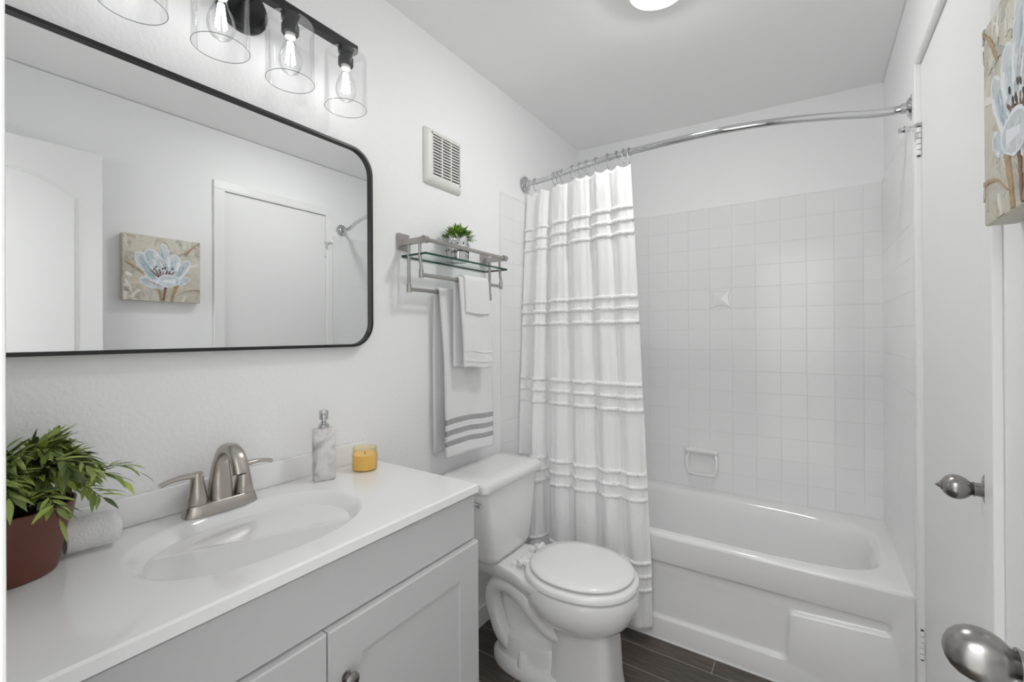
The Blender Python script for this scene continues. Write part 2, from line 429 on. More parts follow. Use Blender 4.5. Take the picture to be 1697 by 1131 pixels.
# ---------------------------------------------------------------- entry door, swung open against the right wall
EX0, EX1, EY0, EY1, EZ = 1.414, 1.449, .060, .630, 2.108
d = thing('door_1', (1.43, .345, .01), 'white arched-panel entry door standing open beside the painting', 'door', kind='structure')
def panel_outline(y0, y1, z0, z1, rise, n=20):
    P = [(y0, z0), (y1, z0)]
    if rise <= 0: return P + [(y1, z1), (y0, z1)]
    for k in range(n + 1):
        q = 1 - k/n; P.append((y0 + (y1-y0)*q, z1 + rise*(1 - (2*q-1)**2)))
    return P
def door_face(mb, x, s, panels):
    bm = mb.bm
    outer = [bm.verts.new((x, y, z)) for y, z in ((EY0, .012), (EY1, .012), (EY1, EZ), (EY0, EZ))]
    ed = [bm.edges.new((outer[i], outer[(i+1) % 4])) for i in range(4)]
    for (y0, y1, z0, z1, rise) in panels:
        rings = []
        for ins, dep in ((0, 0), (.004, -.003), (.009, -.0015), (.015, -.007), (.022, -.007)):
            P = panel_outline(y0+ins, y1-ins, z0+ins, z1-ins, rise)
            rings.append([bm.verts.new((x - s*dep, y, z)) for y, z in P])
        n = len(rings[0]); ed += [bm.edges.new((rings[0][i], rings[0][(i+1) % n])) for i in range(n)]
        for A, B in zip(rings, rings[1:]):
            for i in range(n): bm.faces.new((A[i], A[(i+1) % n], B[(i+1) % n], B[i]))
        bm.faces.new(rings[-1])
    bmesh.ops.triangle_fill(bm, edges=ed, use_beauty=True)
    return outer
s_ = MB(); pan = [(EY0 + .078, EY1 - .078, 1.02, 1.900, .085), (EY0 + .078, EY1 - .078, .20, .90, 0)]
A = door_face(s_, EX0, -1, pan); B = door_face(s_, EX1, 1, pan)
for i in range(4): s_.bm.faces.new((A[i], A[(i+1) % 4], B[(i+1) % 4], B[i]))
obj('door_slab', s_, M['door'], d, angle=25)
egg_knob(d, EX0, .562, 1.0165, .90, .87, False)
lt = MB(); lt.box(EX0 + .006, EX1 - .006, EY1 - .0005, EY1 + .0015, .965, 1.025, .0005); obj('latch_plate', lt, M['pewter'], d)

# ---------------------------------------------------------------- bathtub
TY0, TY1 = 1.9295, RL - .009
TB = thing('bathtub', (RW/2, 2.27, 0), 'white alcove bathtub with a stepped recessed apron panel', 'bathtub')
X0, X1, Y0, Y1, RZ = .0015, RW - .0015, TY0, RL - .001, .452
t = MB()
def srect(x0, x1, y0, y1, e, z, n=96): return [(p[0], p[1], z) for p in sellipse((x0+x1)/2, (y0+y1)/2, (x1-x0)/2, (y1-y0)/2, e, n)]
def rectloop(x0, x1, y0, y1, z, n=96):
    L = []
    for k in range(n):
        a = 2*PI*k/n; c_, s__ = math.cos(a), math.sin(a); q = max(abs(c_), abs(s__))
        L.append(((x0+x1)/2 + (x1-x0)/2*c_/q, (y0+y1)/2 + (y1-y0)/2*s__/q, z))
    return L
bx0, bx1, by0, by1 = .085, 1.462, 1.982, 2.548
loops = [rectloop(X0, X1, Y0, Y1, RZ - .016), rectloop(X0, X1, Y0 + .0015, Y1, RZ - .009), rectloop(X0, X1, Y0 + .006, Y1, RZ - .003), rectloop(X0, X1, Y0 + .014, Y1, RZ)]
for L in loops:
    ys_ = [p[1] for p in L]; zz = L[0][2]
    for cx_, cy_ in ((X0, min(ys_)), (X1, min(ys_)), (X1, Y1), (X0, Y1)):
        k = min(range(len(L)), key=lambda i: (L[i][0]-cx_)**2 + (L[i][1]-cy_)**2); L[k] = (cx_, cy_, zz)
for ins, z, e in ((-.012, RZ, 4.6), (0, RZ - .002, 4.4), (.012, RZ - .012, 4.2), (.022, RZ - .03, 4), (.032, RZ - .09, 4), (.05, RZ - .2, 3.8), (.075, RZ - .29, 3.6), (.115, RZ - .335, 3.2), (.2, RZ - .35, 2.8)):
    loops.append(srect(bx0 + ins*1.6, bx1 - ins, by0 + ins, by1 - ins, e, z))
t.loft(loops, True, (False, True))
obj('basin', t, M['tub'], TB, angle=50)
# apron: front plane with a stepped recess
t = MB(); bm = t.bm
F = Y0; AX0, AX1 = X0, X1
outer = [bm.verts.new((x, F, z)) for x, z in ((AX0, .0), (AX1, .0), (AX1, RZ - .016), (AX0, RZ - .016))]
ed = [bm.edges.new((outer[i], outer[(i+1) % 4])) for i in range(4)]
poly = [(.10, .082), (1.165, .090), (1.175, .268), (1.463, .285), (1.463, .338), (.10, .336)]
def round_poly(P, r, ins, n=5):
    """rounded and inset polygon (counter-clockwise)"""
    V = [Vector(p) for p in P]; m = len(V); Q = []
    for i in range(m):
        a, b_, c_ = V[i-1], V[i], V[(i+1) % m]
        d1 = (b_-a).normalized(); d2 = (c_-b_).normalized(); n1 = Vector((-d1.y, d1.x)); n2 = Vector((-d2.y, d2.x))
        k = (n1 + n2); k = k / (1 + n1.dot(n2)); Q.append(b_ + k*ins)
    out = []
    for i in range(m):
        a, b_, c_ = Q[i-1], Q[i], Q[(i+1) % m]
        rr = min(r, (b_-a).length*.45, (c_-b_).length*.45); p0 = b_ + (a-b_).normalized()*rr; p1 = b_ + (c_-b_).normalized()*rr
        for k in range(n + 1):
            q = k/n; out.append(p0*(1-q)**2 + b_*2*q*(1-q) + p1*q*q)
    return out
rings = []
for ins, dep in ((0, 0), (.004, .0015), (.009, .008), (.014, .0125), (.019, .014)):
    rings.append([bm.verts.new((p.x, F + dep, p.y)) for p in round_poly(poly, .022, ins)])
n = len(rings[0]); ed += [bm.edges.new((rings[0][i], rings[0][(i+1) % n])) for i in range(n)]
for A, B in zip(rings, rings[1:]):
    for i in range(n): bm.faces.new((A[i], A[(i+1) % n], B[(i+1) % n], B[i]))
bm.faces.new(rings[-1])
bmesh.ops.triangle_fill(bm, edges=ed, use_beauty=True)
back = [bm.verts.new((x, F + .03, z)) for x, z in ((AX0, .0), (AX1, .0), (AX1, RZ - .02), (AX0, RZ - .02))]
for i in range(4): bm.faces.new((outer[i], outer[(i+1) % 4], back[(i+1) % 4], back[i]))
bm.faces.new(back)
obj('apron', t, M['tub'], TB, angle=40)
cb = MB(); cb.box(X0, X1, F - .004, F - .0003, .0, .006, .001); obj('caulk_line', cb, M['white_plastic'], TB)

# ceramic soap dish on the back tiles
sd = MB(); sx0, sx1, sz0, sz1, yb = .657, .820, .533, .680, RL - .0085
def ring_xz(x0, x1, z0, z1, r, y): return [(p[0], y, p[1]) for p in rrect(x0, x1, z0, z1, r, 6)]
sd.loft([ring_xz(sx0+.008, sx1-.008, sz0+.006, sz1-.002, .012, yb), ring_xz(sx0+.004, sx1-.004, sz0+.004, sz1-.002, .014, yb-.012), ring_xz(sx0+.012, sx1-.012, sz0+.012, sz1-.035, .012, yb-.016),
         ring_xz(sx0+.016, sx1-.016, sz0+.016, sz1-.038, .012, yb-.004)], True, (False, True))
sd.tube([(sx0, yb-.014, sz1-.018), (sx0+.005, yb-.022, sz1-.018), (sx1-.005, yb-.022, sz1-.018), (sx1, yb-.014, sz1-.018)], [.010, .015, .015, .010], 14, squash=.9)
sd.tube(bez([(sx0+.014, yb-.012, sz1-.03), (sx0+.006, yb-.024, sz1-.07), (sx0+.016, yb-.03, sz0+.014), (sx0+.04, yb-.034, sz0+.006), (sx1-.04, yb-.034, sz0+.006), (sx1-.016, yb-.03, sz0+.014), (sx1-.006, yb-.024, sz1-.07), (sx1-.014, yb-.012, sz1-.03)], 6), .008, 10)
tag(obj('soap_dish', sd, M['porcelain'], base=(.74, yb, .53)), 'white ceramic soap dish set in the tiles above the bathtub', 'soap dish')

# ---------------------------------------------------------------- curtain rod, rings and curtain
ROD = bez([(.012, 1.964, 2.085), (.05, 1.960, 2.083), (.166, 1.938, 2.079), (.35, 1.877, 2.073), (.529, 1.834, 2.067), (.70, 1.810, 2.061), (.86, 1.798, 2.056), (1.0, 1.797, 2.051), (1.15, 1.819, 2.046), (1.304, 1.868, 2.041), (1.40, 1.908, 2.037), (1.46, 1.922, 2.035), (1.505, 1.918, 2.034)], 10)
R_ = thing('shower_rod', (.757, 1.83, 2.05), 'curved chrome shower rod spanning the tub alcove', 'curtain rod')
r = MB(); r.tube(ROD, .0125, 16); obj('rod', r, M['chrome'], R_)
def flange(p, s):
    f = MB(); f.lathe([(.0, 0), (.038, 0), (.0395, .003), (.038, .006), (.030, .008), (.029, .012), (.022, .014), (.0165, .018), (.016, .03), (.013, .031)], p, 'x' if s > 0 else '-x', 36)
    return obj('flange', f, M['chrome'], R_)
flange((.0085, 1.964, 2.085), 1); flange((RW - .0005, 1.917, 2.034), -1)
def rod_at(x):
    for a, b_ in zip(ROD, ROD[1:]):
        if a.x <= x <= b_.x:
            q = (x-a.x)/(b_.x-a.x); return a.lerp(b_, q), (b_-a).normalized()
    return ROD[-1], Vector((1, 0, 0))

def interp(T, x):
    for (a, va), (b_, vb) in zip(T, T[1:]):
        if x <= b_:
            q = (x-a)/(b_-a); q = q*q*(3-2*q); return va + (vb-va)*q
    return T[-1][1]
FOLD = [(0, .0), (.06, .006), (.10, .012), (.125, .026), (.14, -.020), (.165, -.034), (.20, -.028), (.225, -.012), (.24, .028), (.262, .030), (.285, -.010), (.31, -.024), (.37, -.028), (.42, -.018), (.45, .006), (.475, -.012),
        (.52, -.028), (.58, -.026), (.63, -.012), (.655, .008), (.69, -.016), (.74, -.032), (.80, -.022), (.83, -.002), (.86, -.014), (.91, -.026), (.96, -.018), (1, -.004)]
CZ1, CZ0 = 2.035, .062
def cur(s, z):
    """point on the curtain: s runs along the rod, z is the height"""
    q = (CZ1 - z)/(CZ1 - CZ0)                      # 0 top .. 1 bottom
    xt = .022 + s*.595; xb = .016 + s*.668
    k = min(1, q*1.15); x = xt + (xb-xt)*k
    pr, _ = rod_at(max(.015, xt)); yt = pr.y
    yb_ = 1.832 + .060*s
    e = q**.85; y = yt + (yb_-yt)*e
    amp = .68 + .85*min(1, q*1.4)
    sh = s + .012*math.sin(7*s + 2.2*q) * q
    fd = interp(FOLD, min(1, max(0, sh)))
    y += fd*amp*(.75 if fd > 0 else 1)
    x += .006*math.sin(40*s + 3*q)*q
    y += .0025*noise.noise(Vector((s*14, z*5, 1.3))) + .0018*noise.noise(Vector((s*40, z*16, 4.1)))
    if q < .03: y = y*.6 + (yt + (y-yt)*.7)*.4
    return Vector((x, y, z))
CU = thing('shower_curtain', (.33, 1.88, .062), 'white shower curtain with shaggy fringe rows gathered on the curved rod', 'shower curtain')
NS, NZ = 260, 130
cu = MB()
def topz(s): return CZ1 - .012*abs(math.sin(s*PI*11))*(1) - .018*s*0 + (rod_at(max(.015, .022+s*.595))[0].z - 2.085)
rows = []
for j in range(NZ + 1):
    row = []
    for i in range(NS + 1):
        s = i/NS; zt = topz(s); z = CZ0 + (zt - CZ0)*(1 - j/NZ); row.append(cur(s, z))
    rows.append(row)
cu.loft(rows, closed=False)
co = obj('curtain_panel', cu, M['curtain'], CU, angle=180, flip=False)
md = co.modifiers.new('thickness', 'SOLIDIFY'); md.thickness = .0012; md.offset = 0
LV = [1.838, 1.785, 1.730, 1.462, 1.414, 1.355, 1.088, 1.036, .980, .712, .658, .605, .340, .283, .226]
rng = random.Random(5)
for z in LV:
    f = MB(); NF = 400; loops = []
    for i in range(NF + 1):
        s = i/NF; p = cur(s, z - .012*(s-.5)*0); q = cur(min(1, s+.002), z); p0 = cur(max(0, s-.002), z)
        tn = (q-p0); tn.z = 0; tn.normalize(); nn = Vector((tn.y, -tn.x, 0))
        if nn.y > 0: nn = -nn
        L = []
        tuft = rng.uniform(.72, 1.22); dzt = rng.uniform(-.0012, .0012)
        for k in range(8):
            a = 2*PI*k/8; jit = tuft + rng.uniform(-.12, .12)
            L.append(p + nn*(.0025 + math.cos(a)*.0055*jit) + Vector((0, 0, math.sin(a)*.0088*jit + dzt)))
        loops.append(L)
    f.loft(loops); obj('fringe_row', f, M['fringe'], CU, angle=180)

# rings: one hook built, the others copied along the rod
ring = thing('curtain_ring', (0, 0, 0), 'chrome roller ring', 'curtain ring', 'chrome rings on the shower rod')
g = MB(); pts = []
for k in range(25):
    a = PI*1.28 - k/24*PI*1.56; pts.append((0, -.0185*math.cos(a), .0185*math.sin(a)))
pts = pts[::-1] if False else pts
g.tube(bez([(0, .017, -.012), (0, .0185, 0), (0, .013, .0135), (0, 0, .0185), (0, -.013, .0135), (0, -.0185, 0), (0, -.016, -.016), (0, -.006, -.036), (0, .004, -.046), (0, .008, -.040), (0, .006, -.034)], 5), .0013, 8)
obj('ring_hook', g, M['chrome'], ring)
rollers = []
for k in range(4):
    a = PI*(.2 + .2*k); rl = MB(); rl.lathe([(.0003, -.0037), (.0028, -.003), (.0037, 0), (.0028, .003), (.0003, .0037)], (0, .0172*math.cos(a), .0172*math.sin(a)), 'x', 12)
    obj('roller_ball', rl, M['chrome'], ring)
RX = [.073, .205, .237, .262, .335, .378, .415, .462, .520, .566, .601, .652 - .045]
RX = [.073, .200, .226, .250, .318, .362, .402, .452, .512, .556, .588, .612]
where = ['first from the left wall, beside the left flange', 'second from the left wall', 'third from the left wall, tight against the fourth', 'fourth from the left wall, tight against the third', 'fifth from the left wall',
         'sixth from the left wall', 'seventh from the left wall', 'sixth from the open end of the curtain', 'fifth from the open end of the curtain'.replace('fifth', 'fourth'), 'third from the open end of the curtain',
         'second from the open end of the curtain', 'at the open end of the curtain, nearest the rod middle']
where[7] = 'fifth from the open end of the curtain'
def place_ring(o, x, w_):
    p, tn = rod_at(x); o.location = p; o.rotation_euler = (0, 0, math.atan2(tn.y, tn.x))
    o['label'] = 'chrome roller curtain ring ' + w_
kids = list(ring.children)
for i, x in enumerate(RX):
    if i == 0: r0 = ring
    else:
        r0 = ring.copy(); COL.objects.link(r0)
        for ch in kids:
            c2 = ch.copy(); COL.objects.link(c2); c2.parent = r0
    place_ring(r0, x, where[i])

# ---------------------------------------------------------------- toilet
TY = 1.512
DX_ = -.016
TO = thing('toilet', (.4, TY, 0), 'white two-piece toilet between the vanity and the bathtub', 'toilet')
def egg(x_back, x_front, hw, z, e=2.15, n=72, split=.46):
    x_back += DX_; x_front += DX_; cx_ = x_back + (x_front-x_back)*split; L = []
    for k in range(n):
        a = 2*PI*k/n; c_, s__ = math.cos(a), math.sin(a)
        ax = (x_front-cx_) if c_ > 0 else (cx_-x_back)
        L.append((cx_ + ax*math.copysign(abs(c_)**(2/e), c_), TY + hw*math.copysign(abs(s__)**(2/e), s__), z))
    return L
b = MB()
b.loft([egg(.345, .735, .168, .404), egg(.335, .746, .178, .400), egg(.332, .750, .181, .39), egg(.332, .750, .181, .36), egg(.335, .748, .179, .345), egg(.342, .738, .169, .312), egg(.355, .720, .153, .287), egg(.375, .700, .132, .270), egg(.40, .675, .108, .262)])
# front column of the pedestal
def col_(x0, x1, hw, z, e=4.5): return [(p[0], p[1], z) for p in sellipse((x0+x1)/2, TY, (x1-x0)/2, hw, e, 48)]
b.loft([col_(.44, .655, .102, .285), col_(.44, .656, .094, .25), col_(.435, .664, .089, .16), col_(.43, .668, .091, .08), col_(.425, .675, .097, .03), col_(.42, .682, .102, 0)])
# rear web
b.loft([col_(.16, .50, .045, .35, 3), col_(.17, .50, .042, .2, 3), col_(.19, .50, .045, .05, 3)])
# foot flange
b.loft([egg(.170, .62, .106, 0, 2.6), egg(.165, .62, .109, .012, 2.6), egg(.168, .62, .106, .04, 2.6), egg(.185, .61, .094, .056, 2.6)])
# block above the flange
b.loft([egg(.200, .49, .086, .03, 3.5), egg(.203, .485, .084, .10, 3.5), egg(.212, .475, .076, .128, 3.5), egg(.235, .455, .055, .136, 3.5)])
# deck under the tank
P = [(.06, -.10), (.235, -.108), (.30, -.122), (.36, -.148), (.44, -.165), (.44, .165), (.36, .148), (.30, .122), (.235, .108), (.06, .10)]
b.loft([[(x*1.0, TY + y*.86, .35) for x, y in P], [(x, TY + y, .375) for x, y in P], [(x, TY + y, .403) for x, y in P], [(x, TY + y*.97, .408) for x, y in P]])
obj('bowl', b, M['porcelain'], TO, angle=45)
for s in (-1, 1):
    tr = MB(); yy = TY + s*.058
    path = bez([(.56, TY + s*.045, .200), (.50, TY + s*.052, .200), (.435, yy, .208), (.37, yy, .245), (.305, yy, .296), (.25, yy, .318), (.20, yy, .312), (.170, yy, .277), (.168, yy, .228), (.188, yy, .175), (.212, yy, .125), (.245, TY + s*.05, .085), (.29, TY + s*.042, .065)], 8)
    tr.tube(path, .034, 18); obj('trapway', tr, M['porcelain'], TO, angle=180)
    bc = MB(); bc.lathe([(.021, .045), (.021, .060), (.0165, .090), (.013, .096), (.0005, .097)], (.325, TY + s*.086, 0), 'z', 20); obj('bolt_cap', bc, M['seat'], TO)
# tank
b = MB()
def rr(x0, x1, hw, z, r): return [(p[0], p[1], z) for p in rrect(x0, x1, TY - .010 - hw, TY - .010 + hw, r, 6)]
b.loft([rr(.055, .212, .125, .414, .03), rr(.045, .225, .140, .420, .035), rr(.04, .233, .150, .445, .035), rr(.035, .238, .172, .59, .035), rr(.03, .241, .192, .717, .035)])
tk = obj('tank', b, M['porcelain'], TO, angle=50)
b = MB(); L = [rr(.022, .250, .206, .712, .035), rr(.018, .256, .212, .716, .037), rr(.018, .256, .212, .740, .037), rr(.022, .252, .208, .750, .036), rr(.035, .240, .195, .755, .03), rr(.07, .20, .15, .757, .03)]
b.loft(L); obj('tank_lid', b, M['porcelain'], TO, angle=60)
lv = MB(); ly = TY - .010 - .183; lv.cyl((.165, ly + .004, .672), (.165, ly - .012, .672), .011, 18); lv.tube([(.165, ly - .010, .672), (.19, ly - .014, .671), (.215, ly - .016, .668), (.222, ly - .016, .667)], [.0075, .007, .009, .006], 12)
obj('flush_lever', lv, M['chrome'], tk)
b = MB(); b.loft([egg(.342, .744, .176, .408), egg(.335, .752, .184, .413), egg(.335, .752, .184, .427), egg(.342, .745, .177, .435), egg(.36, .73, .16, .436)])
st = obj('seat', b, M['seat'], TO, angle=50)
b = MB(); b.loft([egg(.364, .728, .160, .440), egg(.356, .735, .168, .443), egg(.355, .737, .170, .450), egg(.362, .730, .163, .457), egg(.40, .70, .135, .460), egg(.48, .62, .06, .461)])
obj('seat_lid', b, M['seat'], TO, angle=60)
for s in (-1, 1):
    g = MB(); yy = TY + s*.068; g.box(.268, .296, yy - .017, yy + .017, .407, .424, .003); g.cyl((.312, yy - .024, .432), (.312, yy + .024, .432), .011, 16); g.box(.292, .345, yy - .008, yy + .012, .424, .440, .003)
    obj('hinge', g, M['seat'], TO)

# ---------------------------------------------------------------- vanity cabinet and countertop
VY0, VY1 = .052, .966
V = thing('vanity_cabinet', (.23, .51, 0), 'white shaker vanity cabinet below the sink countertop', 'cabinet')
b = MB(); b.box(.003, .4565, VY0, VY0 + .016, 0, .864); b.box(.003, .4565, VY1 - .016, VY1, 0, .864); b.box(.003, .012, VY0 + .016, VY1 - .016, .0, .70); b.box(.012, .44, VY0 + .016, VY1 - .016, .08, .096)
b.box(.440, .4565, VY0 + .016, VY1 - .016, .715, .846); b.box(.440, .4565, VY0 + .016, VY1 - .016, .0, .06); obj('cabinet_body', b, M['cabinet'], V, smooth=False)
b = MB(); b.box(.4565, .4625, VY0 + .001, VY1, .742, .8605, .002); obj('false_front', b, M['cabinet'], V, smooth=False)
def shaker(y0, y1, z0, z1):
    d_ = MB(); xs, xf, w_ = .4570, .4765, .077
    bm = d_.bm
    def q(pts): return bm.faces.new([bm.verts.new(p) for p in pts])
    R1 = [(xf - .0015, y0, z0), (xf - .0015, y1, z0), (xf - .0015, y1, z1), (xf - .0015, y0, z1)]
    def rect(x, i): return [(x, y0+i, z0+i), (x, y1-i, z0+i), (x, y1-i, z1-i), (x, y0+i, z1-i)]
    d_.loft([rect(xs, 0), rect(xf - .003, 0), rect(xf, .0025), rect(xf, w_), rect(xf - .006, w_ + .0015), rect(xf - .006, w_ + .003)])
    # stile / rail joints: fine grooves
    return d_
def knob(parent, x, y, z):
    k = MB(); k.lathe([(.0105, 0), (.0105, .002), (.006, .004), (.0048, .010), (.006, .013), (.0125, .016), (.0155, .019), (.0155, .022), (.012, .0255), (.006, .027), (.0004, .0275)], (x, y, z), 'x', 28)
    return obj('cabinet_knob', k, M['pewter'], parent)
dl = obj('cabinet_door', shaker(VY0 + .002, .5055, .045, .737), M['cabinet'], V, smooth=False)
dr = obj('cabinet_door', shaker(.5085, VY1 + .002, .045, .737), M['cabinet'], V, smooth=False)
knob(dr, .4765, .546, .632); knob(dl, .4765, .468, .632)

# countertop with a moulded oval basin and backsplash
KZ0, KZ1, KX, KY0, KY1 = .866, .892, .474, .046, .972
CT = thing('countertop', (.23, .51, KZ0), 'glossy white countertop with moulded oval sink and backsplash', 'countertop')
b = MB(); n = 96; sx, sy, sa, sb = .243, .497, .160, .222
def krect(i, z): return rectloop(.002 + i*0, KX - i, KY0 + i, KY1 - i, z, n)
def kell(f, z, e=2.25, dx=0): return [(p[0] + dx, p[1], z) for p in sellipse(sx, sy, sa*f if f > 0 else .001, sb*f, e, n)]
# dense sampling: project ellipse points by the same angle as rectangle points
loops = [krect(.004, KZ0), krect(0, KZ0 + .003), krect(0, KZ1 - .004), krect(.004, KZ1), kell(1.045, KZ1), kell(1.02, KZ1 - .0006), kell(.995, KZ1 - .003), kell(.965, KZ1 - .008), kell(.925, KZ1 - .017), kell(.865, KZ1 - .031), kell(.79, KZ1 - .049), kell(.69, KZ1 - .070), kell(.57, KZ1 - .090), kell(.44, KZ1 - .105), kell(.30, KZ1 - .114), kell(.16, KZ1 - .118), kell(.06, KZ1 - .119)]
def recorner(L, x0, x1, y0, y1, z):
    cs = [(x0, y0), (x1, y0), (x1, y1), (x0, y1)]
    for cx_, cy_ in cs:
        k = min(range(len(L)), key=lambda i: (L[i][0]-cx_)**2 + (L[i][1]-cy_)**2); L[k] = (cx_, cy_, z)
    return L
for i_, L in enumerate(loops[:4]):
    xs = [p[0] for p in L]; ys = [p[1] for p in L]; recorner(L, min(xs), max(xs), min(ys), max(ys), L[0][2])
b.loft(loops, True, (True, True)); obj('sink_top', b, M['counter'], CT, angle=40)
b = MB(); b.box(.001, .0185, KY0, .955, KZ1 + .0002, .956, .003); obj('backsplash', b, M['counter'], CT)
dn = MB(); dn.lathe([(.022, 0), (.0225, .003), (.017, .004), (.015, .001), (.0005, .001)], (sx, sy, KZ1 - .1178), 'z', 28); obj('drain', dn, M['nickel'], CT)

# ---------------------------------------------------------------- faucet
FX, FY, FZ = .066, .497, KZ1 + .0003
FA = thing('faucet', (FX, FY, FZ), 'brushed nickel two-handle faucet behind the sink', 'faucet')
def stad(hx, hy, z, e=2.6): return [(p[0], p[1], z) for p in sellipse(FX, FY, hx, hy, e, 56)]
b = MB(); b.loft([stad(.0265, .080, FZ, 3.2), stad(.0265, .080, FZ + .002, 3.2), stad(.0225, .074, FZ + .024, 3.2), stad(.0205, .071, FZ + .026, 3.2)]); obj('base_plate', b, M['nickel'], FA, angle=40)
# spout: wide foot rising into an arch
path = bez([(FX - .004, FY, FZ), (FX - .004, FY, FZ + .03), (FX - .004, FY, FZ + .075), (FX + .004, FY, FZ + .115), (FX + .026, FY, FZ + .143), (FX + .054, FY, FZ + .149), (FX + .080, FY, FZ + .136), (FX + .094, FY, FZ + .112), (FX + .099, FY, FZ + .098)], 6)
def wid(q): return interp([(0, .0285), (.16, .0240), (.40, .0170), (.7, .0165), (1, .0175)], q)
def dep(q): return interp([(0, .0290), (.16, .0220), (.40, .0140), (.7, .0118), (1, .0130)], q)
loops = []; np_ = len(path)
for i, p in enumerate(path):
    tn = (path[min(i+1, np_-1)] - path[max(i-1, 0)]).normalized(); side = Vector((0, 1, 0)); nr = tn.cross(side); q = i/(np_-1)
    loops.append([p + side*wid(q)*a + nr*dep(q)*c_ for a, c_ in [(math.copysign(abs(math.cos(2*PI*k/32))**(2/2.6), math.cos(2*PI*k/32)), math.copysign(abs(math.sin(2*PI*k/32))**(2/2.6), math.sin(2*PI*k/32))) for k in range(32)]])
b = MB(); b.loft(loops); sp = obj('spout', b, M['nickel'], FA, angle=50)
b = MB(); b.cyl((FX + .099, FY, FZ + .101), (FX + .1, FY, FZ + .0965), .009, 18); obj('aerator', b, M['dark'], sp)
for s in (-1, 1):
    hy = FY + s*.0505
    h_ = MB(); h_.lathe([(.0215, .0265), (.0218, .029), (.0175, .055), (.0135, .078), (.0125, .090), (.0128, .094), (.011, .097), (.0005, .0975)], (FX, hy, FZ), 'z', 32)
    hd = obj('handle', h_, M['nickel'], FA, angle=50)
    lev = MB(); pp = bez([(FX + .002, hy - s*.009, FZ + .091), (FX, hy + s*.012, FZ + .0925), (FX - .001, hy + s*.035, FZ + .093), (FX - .002, hy + s*.058, FZ + .089), (FX - .002, hy + s*.070, FZ + .085)], 5)
    lev.tube(pp, [.0115 - .0045*min(1, i/(len(pp)-1)*1.6) + .0012*max(0, i/(len(pp)-1)-.6) for i in range(len(pp))], 14, squash=.7); obj('lever', lev, M['nickel'], hd, angle=60)
# maker's lettering on the foot of the spout
def text_mesh(name, body, size, mtx, parent, m, ext=.0004):
    cu_ = bpy.data.curves.new(name, 'FONT'); cu_.body = body; cu_.size = size; cu_.extrude = ext; cu_.align_x = 'CENTER'; cu_.resolution_u = 3
    to = bpy.data.objects.new(name, cu_); COL.objects.link(to); dg = bpy.context.evaluated_depsgraph_get(); dg.update()
    me = bpy.data.meshes.new_from_object(to.evaluated_get(dg)); bpy.data.objects.remove(to)
    me.transform(mtx); me.transform(Matrix.Translation(-ORG[parent.name])); me.materials.clear(); me.materials.append(m)
    o_ = bpy.data.objects.new(name, me); COL.objects.link(o_); o_.parent = parent; ORG[o_.name] = ORG[parent.name]; return o_
tm = Matrix.Translation((FX + .0236, FY, FZ + .009)) @ Matrix(((0, 0, 1, 0), (1, 0, 0, 0), (0, 1, 0, 0), (0, 0, 0, 1))) @ Matrix.Rotation(math.radians(-8), 4, 'X')
text_mesh('lettering', 'Pfister', .0075, tm, sp, M['grey_metal'])

# ---------------------------------------------------------------- things on the countertop
SD = thing('soap_dispenser', (.084, .756, KZ1), 'white marbled soap dispenser with chrome pump behind the sink', 'soap dispenser')
rot = Matrix.Translation((.084, .756, 0)) @ Matrix.Rotation(math.radians(-23), 4, 'Z')
def rp(L): return [rot @ Vector(p) for p in L]
b = MB(); hx, hy = .0165, .029
L = []
for i, z in ((.003, .0005), (0, .004), (0, .142), (.002, .146), (.005, .1475)):
    L.append(rp([(p[0], p[1], KZ1 + z) for p in rrect(-hx+i, hx-i, -hy+i, hy-i, .0055-min(i, .003), 4)]))
b.loft(L); obj('bottle', b, M['marble'], SD, angle=50)
b = MB(); b.lathe([(.0135, 0), (.0145, .002), (.0145, .010), (.012, .0125), (.009, .014), (.009, .017), (.0065, .018), (.0065, .024), (.0118, .025), (.0122, .027), (.0122, .048), (.011, .0505), (.0005, .051)], (.084, .756, KZ1 + .1476), 'z', 32)
pm = obj('pump', b, M['chrome'], SD)
b = MB(); b.tube([(.093, .752, KZ1 + .188), (.103, .748, KZ1 + .188), (.109, .7455, KZ1 + .185)], [.0038, .0034, .003], 12); obj('nozzle', b, M['chrome'], pm)

CA = thing('candle', (.1, .884, KZ1), 'yellow jar candle at the right end of the countertop', 'candle')
b = MB(); b.lathe([(.030, .0004), (.0365, .002), (.038, .006), (.038, .050), (.0365, .054), (.0345, .056), (.0345, .058), (.0365, .0595), (.0365, .0675), (.035, .0685), (.0335, .0675), (.0335, .056), (.036, .050), (.036, .006), (.030, .003)], (.1, .884, KZ1), 'z', 48, (True, True)); obj('jar', b, M['jar'], CA)
b = MB(); b.lathe([(.0335, .004), (.0354, .007), (.0354, .0485), (.030, .0475), (.0005, .047)], (.1, .884, KZ1), 'z', 48); obj('wax', b, M['wax'], CA)
b = MB(); b.cyl((.1, .884, KZ1 + .046), (.1005, .885, KZ1 + .055), .0009, 6); obj('wick', b, M['dark'], CA)

